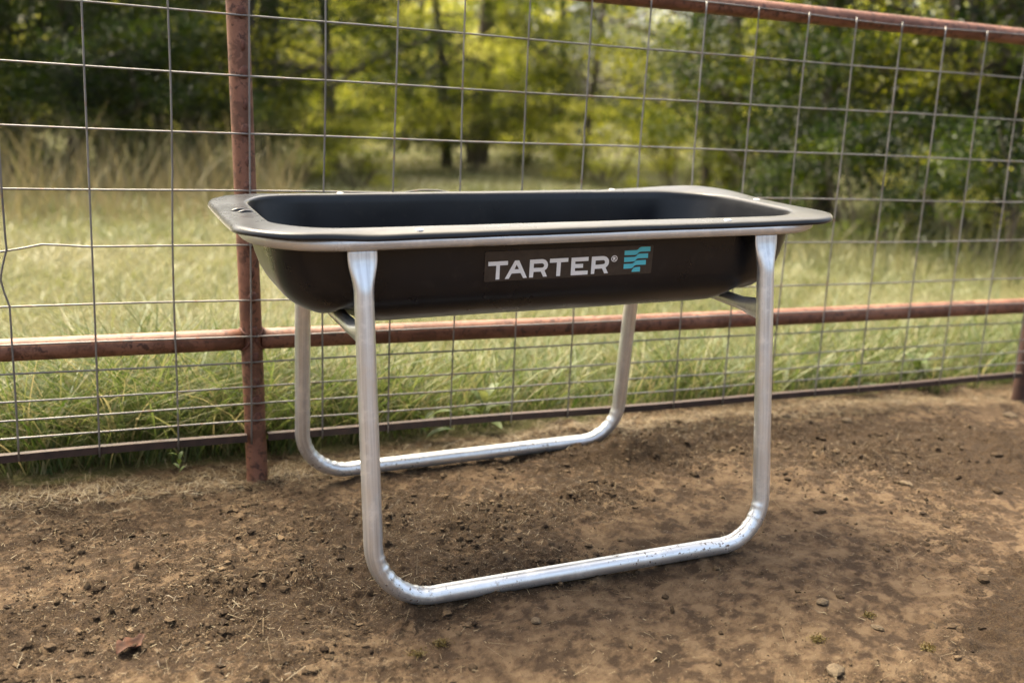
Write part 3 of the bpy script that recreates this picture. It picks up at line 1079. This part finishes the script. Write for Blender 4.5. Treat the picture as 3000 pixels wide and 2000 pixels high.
def build_tree(name, seed, height, trunk_r, crown_lo, crown_r, nclump, per, leaf, mat, shape='tree', clump_r=.38):
    """crown as clumps of leaves round limb ends; crown_lo: height where foliage starts"""
    rs_ = np.random.default_rng(seed)
    root = empty(name)
    Vs, Fs, off = [], [], 0

    def add(P, r, seg=8):
        nonlocal off
        V_, F_ = sweep(P, np.asarray(r), np.asarray(r), (0.31, 0.95, 0.05), seg)
        Vs.append(V_)
        Fs.extend([[i + off for i in f] for f in F_])
        off += len(V_)
    C_, tint = [], []
    if shape == 'tree':
        top = np.array([rs_.normal(0, .25), rs_.normal(0, .25), height * .8])
        P, r = limb((0, 0, -.15), top, trunk_r * 1.25, trunk_r * .3, .05, 12, seed)
        add(P, r, 12)
        tips = []
        nb = 13
        for i in range(nb):
            t = .22 + .75 * i / nb
            b0 = P[int(t * 11)]
            az = i * 2.4 + rs_.uniform(-.4, .4)
            ln = crown_r * rs_.uniform(.7, 1.1) * (1.05 - .45 * t)
            e = b0 + np.array([math.cos(az) * ln, math.sin(az) * ln, ln * rs_.uniform(-.10, .55)])
            Q, q = limb(b0, e, trunk_r * (.45 - .25 * t), .012, .12, 7, seed * 31 + i)
            add(Q, q, 6)
            for s in (3, 5):
                e2 = Q[s] + rs_.normal(0, 1, 3) * np.array([.5, .5, .35]) * ln * .45
                Q2, q2 = limb(Q[s], e2, .022, .006, .1, 5, seed * 77 + i * 3 + s)
                add(Q2, q2, 5)
                tips.append(e2)
            tips.append(e)
        tips = np.array(tips)
        for i in range(nclump):
            b = tips[rs_.integers(len(tips))] + rs_.normal(0, .45, 3) * np.array([1, 1, .8])
            if rs_.random() < .30:
                az = rs_.uniform(0, 6.28)
                rr_ = crown_r * rs_.uniform(.55, 1.05)
                b = np.array([rr_ * math.cos(az), rr_ * math.sin(az), rs_.uniform(crown_lo, height * .6)])
            if b[2] < crown_lo:
                b[2] = crown_lo + rs_.random() * .8
            C_.append(b)
    else:
        for i in range(9):
            az, ln = i * 2.4 + rs_.uniform(-.4, .4), crown_r * rs_.uniform(.4, .9)
            e = (math.cos(az) * ln, math.sin(az) * ln, height * rs_.uniform(.5, .95))
            Q, q = limb((math.cos(az) * .06, math.sin(az) * .06, -.05), e, trunk_r, .005, .12, 7, seed * 13 + i)
            add(Q, q, 6)
        for i in range(nclump):
            az, rr_, zz = rs_.uniform(0, 6.28), crown_r * math.sqrt(rs_.random()), height * rs_.uniform(.06, 1) ** .9
            k = math.sqrt(max(.1, 1 - (zz / height - .35) ** 2 * 1.4))
            C_.append(np.array([rr_ * k * math.cos(az), rr_ * k * math.sin(az), zz]))
    trunk = mesh_np('trunk', np.concatenate(Vs), Fs, M_BARK, root)
    C_ = np.array(C_)
    ct = rs_.normal(.45, .34, len(C_))
    pos = np.repeat(C_, per, 0) + rs_.normal(0, clump_r, (len(C_) * per, 3)) * np.array([1, 1, .5])
    tt = np.clip(np.repeat(ct, per) + rs_.normal(0, .16, len(pos)), 0, 1)
    ok = pos[:, 2] > .03
    pos, tt = pos[ok], tt[ok]
    V_, F_, tn = leaf_quads(pos, leaf * rs_.uniform(.6, 1.3, len(pos)), rs_, tt)
    mesh_np('crown', V_, F_, mat, root, False, {'tint': tn})
    return root


def copy_tree(src):
    c = src.copy()
    COL.objects.link(c)
    for ch in src.children:
        d = ch.copy()
        COL.objects.link(d)
        d.parent = c
    return c


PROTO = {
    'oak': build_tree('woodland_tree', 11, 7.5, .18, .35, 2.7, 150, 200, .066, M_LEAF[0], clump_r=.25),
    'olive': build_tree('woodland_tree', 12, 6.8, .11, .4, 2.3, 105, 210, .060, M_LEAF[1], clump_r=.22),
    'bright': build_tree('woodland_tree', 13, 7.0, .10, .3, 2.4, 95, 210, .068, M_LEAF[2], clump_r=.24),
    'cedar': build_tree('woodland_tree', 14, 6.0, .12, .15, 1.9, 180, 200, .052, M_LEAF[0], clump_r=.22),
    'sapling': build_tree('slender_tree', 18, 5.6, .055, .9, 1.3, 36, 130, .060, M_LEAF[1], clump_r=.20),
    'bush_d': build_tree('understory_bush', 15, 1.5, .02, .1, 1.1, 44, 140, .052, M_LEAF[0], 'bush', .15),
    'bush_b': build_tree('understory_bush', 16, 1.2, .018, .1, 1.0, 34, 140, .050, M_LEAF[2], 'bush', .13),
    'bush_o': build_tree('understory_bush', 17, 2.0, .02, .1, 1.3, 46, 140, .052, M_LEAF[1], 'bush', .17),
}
USED = set()


def plant(kind, u_, d_, scale, rot, label, group=None):
    x, y = pix_dist(u_, d_)
    src = PROTO[kind]
    o = src if kind not in USED else copy_tree(src)
    USED.add(kind)
    o.location = (x, y, float(ground_h(np.array([x]), np.array([y]))[0]) - .02)
    o.rotation_euler = (0, 0, rot)
    o.scale = (scale, scale, scale)
    tag(o, label, 'bush' if 'bush' in kind else 'tree', group)
    return o


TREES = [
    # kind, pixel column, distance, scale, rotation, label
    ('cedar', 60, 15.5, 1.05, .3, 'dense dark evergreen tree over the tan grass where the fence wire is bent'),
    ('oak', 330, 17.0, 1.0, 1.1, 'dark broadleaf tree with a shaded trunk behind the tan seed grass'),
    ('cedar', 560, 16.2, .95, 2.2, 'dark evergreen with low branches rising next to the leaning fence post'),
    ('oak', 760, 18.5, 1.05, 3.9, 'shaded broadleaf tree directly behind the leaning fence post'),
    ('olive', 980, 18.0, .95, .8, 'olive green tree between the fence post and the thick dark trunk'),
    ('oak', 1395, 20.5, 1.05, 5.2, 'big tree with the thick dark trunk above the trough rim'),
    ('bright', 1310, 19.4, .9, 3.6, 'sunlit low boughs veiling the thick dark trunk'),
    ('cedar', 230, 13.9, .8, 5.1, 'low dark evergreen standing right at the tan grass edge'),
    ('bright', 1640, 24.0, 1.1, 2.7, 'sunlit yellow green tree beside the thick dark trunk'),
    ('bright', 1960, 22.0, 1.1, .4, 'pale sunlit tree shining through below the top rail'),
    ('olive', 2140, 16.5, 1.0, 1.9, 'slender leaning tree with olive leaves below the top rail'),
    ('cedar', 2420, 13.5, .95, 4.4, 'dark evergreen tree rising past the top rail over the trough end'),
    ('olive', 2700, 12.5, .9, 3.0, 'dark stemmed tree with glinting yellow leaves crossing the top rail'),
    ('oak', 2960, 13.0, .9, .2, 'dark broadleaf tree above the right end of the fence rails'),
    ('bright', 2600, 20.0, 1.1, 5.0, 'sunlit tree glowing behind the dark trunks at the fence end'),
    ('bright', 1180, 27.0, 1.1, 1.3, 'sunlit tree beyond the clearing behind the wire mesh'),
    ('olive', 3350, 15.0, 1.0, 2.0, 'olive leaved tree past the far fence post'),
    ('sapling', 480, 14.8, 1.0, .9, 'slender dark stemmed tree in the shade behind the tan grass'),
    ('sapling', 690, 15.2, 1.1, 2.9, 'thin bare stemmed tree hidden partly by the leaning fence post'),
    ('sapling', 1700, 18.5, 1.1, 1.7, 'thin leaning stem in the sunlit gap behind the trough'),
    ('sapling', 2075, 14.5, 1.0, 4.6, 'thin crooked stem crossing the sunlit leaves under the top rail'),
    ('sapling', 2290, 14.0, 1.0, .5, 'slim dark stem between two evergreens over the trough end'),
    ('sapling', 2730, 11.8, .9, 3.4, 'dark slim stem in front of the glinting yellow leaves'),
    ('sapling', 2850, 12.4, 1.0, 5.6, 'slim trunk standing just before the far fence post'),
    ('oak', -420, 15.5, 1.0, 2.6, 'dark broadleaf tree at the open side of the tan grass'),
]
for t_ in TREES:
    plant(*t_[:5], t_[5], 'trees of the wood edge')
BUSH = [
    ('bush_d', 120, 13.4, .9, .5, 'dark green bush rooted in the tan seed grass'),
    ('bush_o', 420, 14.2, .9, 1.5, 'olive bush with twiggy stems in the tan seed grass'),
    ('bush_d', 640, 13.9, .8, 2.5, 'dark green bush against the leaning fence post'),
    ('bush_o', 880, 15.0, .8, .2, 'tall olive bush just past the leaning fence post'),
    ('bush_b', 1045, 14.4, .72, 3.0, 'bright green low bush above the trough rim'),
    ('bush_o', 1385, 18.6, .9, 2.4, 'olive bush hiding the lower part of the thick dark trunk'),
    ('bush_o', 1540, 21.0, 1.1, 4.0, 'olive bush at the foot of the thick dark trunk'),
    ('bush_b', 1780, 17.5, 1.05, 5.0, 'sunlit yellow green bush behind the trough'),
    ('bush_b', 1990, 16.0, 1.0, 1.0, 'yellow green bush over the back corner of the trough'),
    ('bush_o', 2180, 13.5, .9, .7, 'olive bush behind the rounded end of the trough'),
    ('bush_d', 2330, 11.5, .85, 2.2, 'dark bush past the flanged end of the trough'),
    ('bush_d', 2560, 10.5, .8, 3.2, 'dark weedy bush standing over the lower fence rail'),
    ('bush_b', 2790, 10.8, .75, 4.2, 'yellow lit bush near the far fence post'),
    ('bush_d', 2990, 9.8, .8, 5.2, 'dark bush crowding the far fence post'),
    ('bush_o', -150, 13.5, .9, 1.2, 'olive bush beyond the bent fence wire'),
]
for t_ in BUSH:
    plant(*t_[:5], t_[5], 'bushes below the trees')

# the wood closing the view, far behind
rs = np.random.default_rng(9)
n = 22000
col = rs.uniform(-1500, 4500, n)
col = np.where((col > 1640) & (col < 2130), col - 900, col)      # the wood opens here on to the field
dd = rs.uniform(34, 52, n)
XY = np.array([pix_dist(c, d) for c, d in zip(col, dd)])
zz = 9.0 * rs.random(n) ** .9 * (.8 + .35 * fbm_noise(XY[:, 0] * .15, XY[:, 1] * .15, 61, 2))
V, F, tn = leaf_quads(np.column_stack([XY, zz]), rs.uniform(.35, .8, n), rs, np.clip(rs.normal(.6, .25, n), 0, 1))
g = mesh_np('distant_wood', V, F, M_LEAF[2], None, False, {'tint': tn})
tag(g, 'sunlit distant woodland closing the view behind the trees', 'woodland', kind='stuff')

# ------------------------------------------------------------------ loose things on the dirt
def mat_clod(name, lo, hi):
    k = N(name)
    a = k.attr('tint')
    n2_ = k.noise(k.coord('Object'), 150, 4, 0.7)
    c = k.ramp(a, [(0, lo), (1, hi)])
    c = k.mix(k.ramp(n2_, [(.35, G3(.6)), (.6, G3(0))]), c, tuple(x * .4 for x in lo))
    k.bump(n2_, .6, .004)
    return k.set(Base_Color=c, Roughness=.95, Specular_IOR_Level=.2)


M_CLOD = mat_clod('soil_clods', (0.0233, 0.0136, 0.0068), (0.1302, 0.0884, 0.0510))
M_STONE = mat_clod('dusty_stones', (0.0781, 0.0553, 0.0340), (0.1353, 0.1025, 0.0681))

ICO_V = np.array([(0, 0, 1), (.894, 0, .447), (.276, .851, .447), (-.724, .526, .447), (-.724, -.526, .447), (.276, -.851, .447),
                  (.724, .526, -.447), (-.276, .851, -.447), (-.894, 0, -.447), (-.276, -.851, -.447), (.724, -.526, -.447), (0, 0, -1)])
ICO_F = np.array([(0, 1, 2), (0, 2, 3), (0, 3, 4), (0, 4, 5), (0, 5, 1), (1, 6, 2), (2, 7, 3), (3, 8, 4), (4, 9, 5), (5, 10, 1),
                  (2, 6, 7), (3, 7, 8), (4, 8, 9), (5, 9, 10), (1, 10, 6), (11, 7, 6), (11, 8, 7), (11, 9, 8), (11, 10, 9), (11, 6, 10)])
rs = np.random.default_rng(21)


def near_xy(n_):
    # more samples close to the camera; inside the visible wedge of the yard
    y = -1.75 + 1.85 * rs.random(n_) ** .9
    d_ = y + 2.9
    x = .085 + d_ * rs.uniform(-.10, 1.10, n_) + rs.uniform(-.25, .25, n_)
    return x, y


OCT_V = np.array([(1, 0, 0), (0, 1, 0), (-1, 0, 0), (0, -1, 0), (0, 0, 1), (0, 0, -1)], float)
OCT_F = np.array([(0, 1, 4), (1, 2, 4), (2, 3, 4), (3, 0, 4), (1, 0, 5), (2, 1, 5), (3, 2, 5), (0, 3, 5)])


def crumbs(name, n_, smin, smax, pw, Vb, Fb, label, mulch_pow):
    X_, Y_ = near_xy(n_)
    mm = mulch_mask(X_, Y_)
    grp = fbm_noise(X_ * 9, Y_ * 9, 71, 3, .6)
    ok = rs.random(n_) < (.05 + mm ** mulch_pow) * (1 - turf_mask(X_, Y_) * .8) * np.clip(.55 + 1.6 * grp, .02, 1)
    X_, Y_, mm = X_[ok], Y_[ok], mm[ok]
    m_ = len(X_)
    sz_ = smin + (smax - smin) * rs.random(m_) ** pw
    k_ = len(Vb)
    Vc_ = rs.uniform(.55, 1.35, (m_, k_, 1)) * Vb[None]
    # random spin about z
    az_ = rs.uniform(0, 6.28, m_)
    ca_, sa_ = np.cos(az_)[:, None], np.sin(az_)[:, None]
    Vc_ = np.stack([Vc_[..., 0] * ca_ - Vc_[..., 1] * sa_, Vc_[..., 0] * sa_ + Vc_[..., 1] * ca_, Vc_[..., 2]], -1)
    Vc_ = Vc_ * (sz_[:, None] * rs.uniform(.6, 1.4, (m_, 3)))[:, None, :]
    Vc_[:, :, 2] *= .7
    Vc_ += np.stack([X_, Y_, ground_h(X_, Y_) + sz_ * .2], -1)[:, None, :]
    Fc_ = (Fb[None] + (np.arange(m_) * k_)[:, None, None]).reshape(-1, 3)
    tn_ = np.clip(rs.normal(.56, .26, m_) - .22 * mm, 0, 1)
    g_ = mesh_np(name, Vc_.reshape(-1, 3), Fc_, M_CLOD, None, False, {'tint': np.repeat(tn_, k_)})
    tag(g_, label, 'soil', kind='stuff')


crumbs('loose_soil', 120000, .0011, .0042, 2.5, OCT_V, OCT_F, 'crumbly loose soil strewn over the yard', 1.3)
crumbs('soil_clods', 20000, .0018, .012, 4.2, ICO_V, ICO_F, 'small clods of soil lying in the churned dirt', 1.3)

# straw and chaff
n = 60000
X, Y = near_xy(n)
bank = np.exp(-((Y - .02) / .12) ** 2)
keep = rs.random(n) < .20 + .5 * mulch_mask(X, Y) + .9 * bank
X, Y = X[keep], Y[keep]
X2 = rs.uniform(-.9, 4.2, 16000)
Y2 = rs.normal(.10, .10, 16000)
X, Y = np.concatenate([X, X2]), np.concatenate([Y, Y2])
n = len(X)
ln = .0025 + .016 * rs.random(n) ** 4 + .035 * (rs.random(n) < .02) + .035 * (Y > -.06) * rs.random(n)
wd = rs.uniform(.0003, .0009, n)
az = rs.uniform(0, 2 * np.pi, n)
tl = rs.normal(0, .28, n)
a = np.stack([np.cos(az) * np.cos(tl), np.sin(az) * np.cos(tl), np.sin(tl)], -1)
b = np.stack([-np.sin(az), np.cos(az), rs.normal(0, .3, n)], -1)
c = np.stack([X, Y, ground_h(X, Y) + .0035 + np.abs(np.sin(tl)) * ln * .5], -1)
V = np.stack([c - a * ln[:, None] / 2 - b * wd[:, None], c - a * ln[:, None] / 2 + b * wd[:, None], c + a * ln[:, None] / 2 + b * wd[:, None] * .6,
              c + a * ln[:, None] / 2 - b * wd[:, None] * .6], 1)
g = mesh_np('straw_litter', V.reshape(-1, 3), np.arange(n * 4).reshape(n, 4), mat_foliage('straw', (0.0450, 0.0292, 0.0135), (0.1215, 0.0855, 0.0428), (0.2700, 0.2250, 0.1440), .15), None, False,
            {'tint': np.repeat(np.clip(rs.beta(1.6, 2.2, n), 0, 1), 4)})
tag(g, 'short bits of straw and chaff littered on the dirt', 'straw', kind='stuff')

# single stones that can be told apart
STONES = [  # pixel, radius, label
    (2300, 1222, .022, 'flat pale stone by the fence foot past the trough end'),
    (2480, 1235, .020, 'tan stone with a green sprig beside it under the bottom rail'),
    (2960, 1222, .026, 'bone pale splinter of stone before the far fence post'),
    (2400, 1500, .017, 'dark flattened clod beside the wrinkled pipe bend'),
    (2655, 1420, .017, 'pale slab shaped stone on the open dirt'),
    (2920, 1335, .020, 'jagged brown clod on the churned dirt past the trough'),
    (2920, 1440, .019, 'round dark clod on the churned dirt'),
    (1570, 1820, .012, 'angular grey stone lying on loose gravelly dirt'),
    (2445, 1965, .020, 'rounded dusty stone with small pebbles round it'),
    (2880, 1700, .015, 'pale pebble at the edge of the dark churned soil'),
    (2570, 1840, .011, 'small white stone in front of a row of crumbs'),
    (2410, 1765, .013, 'grey stone in a small heap of clods'),
    (2462, 1748, .011, 'brown stone touching the small heap of clods'),
    (1385, 1957, .012, 'half buried brown stone in the trodden dirt'),
]
ICO2 = None


def stone_mesh(seed, r, mat, flat=.6):
    rs_ = np.random.default_rng(seed)
    # subdivide the icosahedron once
    V_ = [tuple(v) for v in ICO_V]
    F_, cache = [], {}

    def mid(i, j):
        k = (min(i, j), max(i, j))
        if k not in cache:
            m = (np.array(V_[i]) + np.array(V_[j])) / 2
            V_.append(tuple(m / np.linalg.norm(m)))
            cache[k] = len(V_) - 1
        return cache[k]
    for a_, b_, c_ in ICO_F:
        x_, y_, z_ = mid(a_, b_), mid(b_, c_), mid(c_, a_)
        F_ += [[a_, x_, z_], [b_, y_, x_], [c_, z_, y_], [x_, y_, z_]]
    V_ = np.array(V_)
    V_ *= (1 + .28 * (rs_.random(len(V_)) - .5))[:, None]
    V_ *= r * np.array([rs_.uniform(.9, 1.4), rs_.uniform(.7, 1.0), flat * rs_.uniform(.7, 1.1)])
    az = rs_.uniform(0, 6.28)
    R_ = np.array([[math.cos(az), -math.sin(az), 0], [math.sin(az), math.cos(az), 0], [0, 0, 1]])
    return V_ @ R_.T, [[int(i) for i in f] for f in F_]


for i, (u_, v_, r, lab) in enumerate(STONES):
    p = pix_ground(u_, v_, 0)
    for _ in range(4):
        p = pix_ground(u_, v_, float(ground_h(np.array([p.x]), np.array([p.y]))[0]))
    V, F = stone_mesh(i + 5, r, None, .55)
    dark = 'dark' in lab or 'brown' in lab
    o = mesh_np('stone', V, F, M_CLOD if dark else M_STONE, None, False, {'tint': np.full(len(V), .25 if dark else .5)})
    o.location = p + Vector((0, 0, r * .18))
    tag(o, lab, 'stone', 'stones lying on the dirt')


# curled brown leaf
def dead_leaf(u_, v_, size, rotz, label, mat):
    p = pix_ground(u_, v_, 0)
    for _ in range(4):
        p = pix_ground(u_, v_, float(ground_h(np.array([p.x]), np.array([p.y]))[0]))
    V_, F_ = [], []
    nu, nv_ = 13, 7
    for i in range(nu):
        t = i / (nu - 1)
        lobes = .55 + .45 * abs(math.sin(t * math.pi * 2.5))
        hw = math.sin(math.pi * min(1, t * .97 + .02)) ** .7 * .42 * lobes
        for j in range(nv_):
            s = (j / (nv_ - 1) - .5) * 2
            V_.append(((t - .5) * size, s * hw * size, (.10 + .55 * s * s * hw + .10 * math.sin(t * 7) + .25 * t * t) * size))
    for i in range(nu - 1):
        for j in range(nv_ - 1):
            F_.append([i * nv_ + j, (i + 1) * nv_ + j, (i + 1) * nv_ + j + 1, i * nv_ + j + 1])
    o = mesh_np('fallen_leaf', V_, F_, mat)
    md = o.modifiers.new('thickness', 'SOLIDIFY')
    md.thickness = .0006
    o.location = p + Vector((0, 0, -.09 * size + .002))
    o.rotation_euler = (0, 0, rotz)
    tag(o, label, 'leaf')


dead_leaf(382, 1902, .062, .5, 'curled rust brown fallen leaf lying on the bare dirt', mat_plain('dead_leaf', (0.050, 0.018, 0.008), .95, 0, .5, 60))


# moss tufts on the dirt
def moss(u_, v_, r, label, seed):
    p = pix_ground(u_, v_, 0)
    for _ in range(4):
        p = pix_ground(u_, v_, float(ground_h(np.array([p.x]), np.array([p.y]))[0]))
    rs_ = np.random.default_rng(seed)
    m_ = 260
    C_ = rs_.normal(0, r * .45, (m_, 3)) * np.array([1, .8, .35]) + np.array([0, 0, r * .25])
    V_, F_, tn_ = leaf_quads(C_, rs_.uniform(.003, .007, m_), rs_, np.clip(rs_.normal(.5, .25, m_), 0, 1))
    o = mesh_np('moss_tuft', V_, F_, M_MOSS, None, False, {'tint': tn_})
    o.location = p
    tag(o, label, 'moss', 'moss tufts on the dirt')


M_MOSS = mat_foliage('dry_moss', (0.0488, 0.0312, 0.0088), (0.0926, 0.0659, 0.0175), (0.1560, 0.1219, 0.0415), .2)
moss(1292, 1888, .020, 'yellow green moss tuft beside a pale pebble', 1)
moss(1222, 1920, .018, 'flat yellowish moss patch next to a rounder tuft', 2)
moss(2545, 1805, .014, 'dark olive moss tuft near the small white stone', 3)
moss(2395, 1875, .018, 'brownish moss tuft on a low crumbly ridge', 4)
moss(2720, 1902, .020, 'mossy clod at the edge of the dark churned corner', 5)

# broad leaved weeds at the fence foot
def weed(x, y, seed, n_, size, label):
    rs_ = np.random.default_rng(seed)
    root = empty('weed', (x, y, float(ground_h(np.array([x]), np.array([y]))[0])))
    tag(root, label, 'weed', 'broad leaved weeds at the fence foot')
    for i in range(n_):
        az = i * 2.4 + rs_.uniform(-.3, .3)
        el = rs_.uniform(.4, 1.2)
        L_ = size * rs_.uniform(.7, 1.2)
        V_, F_ = [], []
        for k in range(7):
            t = k / 6
            rad, z = L_ * t * math.cos(el) * (1 + .2 * t), L_ * (t * math.sin(el) - .35 * t * t) + .02 + .012 * i
            hw = L_ * .17 * math.sin(math.pi * (t * .93 + .05)) ** .8
            for s in (-1, 0, 1):
                V_.append((rad * math.cos(az) - s * hw * math.sin(az), rad * math.sin(az) + s * hw * math.cos(az), z + abs(s) * hw * .35))
        for k in range(6):
            for j in range(2):
                F_.append([k * 3 + j, k * 3 + 3 + j, k * 3 + 4 + j, k * 3 + 1 + j])
        mesh_np('leaf', V_, F_, M_GRASS, root, True, {'tint': np.full(len(V_), float(np.clip(rs_.normal(.35, .12), 0, 1)))})


weed(1.42, .20, 1, 9, .10, 'broad leaved green weed seen between the trough legs')
weed(1.20, .16, 2, 6, .09, 'small leafy weed near the middle of the trough stand')
weed(3.05, .22, 3, 8, .10, 'leafy weed growing through the mesh past the trough end')
weed(3.45, .30, 4, 8, .12, 'green weed next to the far fence post')
weed(.42, .09, 5, 5, .034, 'tiny grey green seedling at the foot of the leaning post')
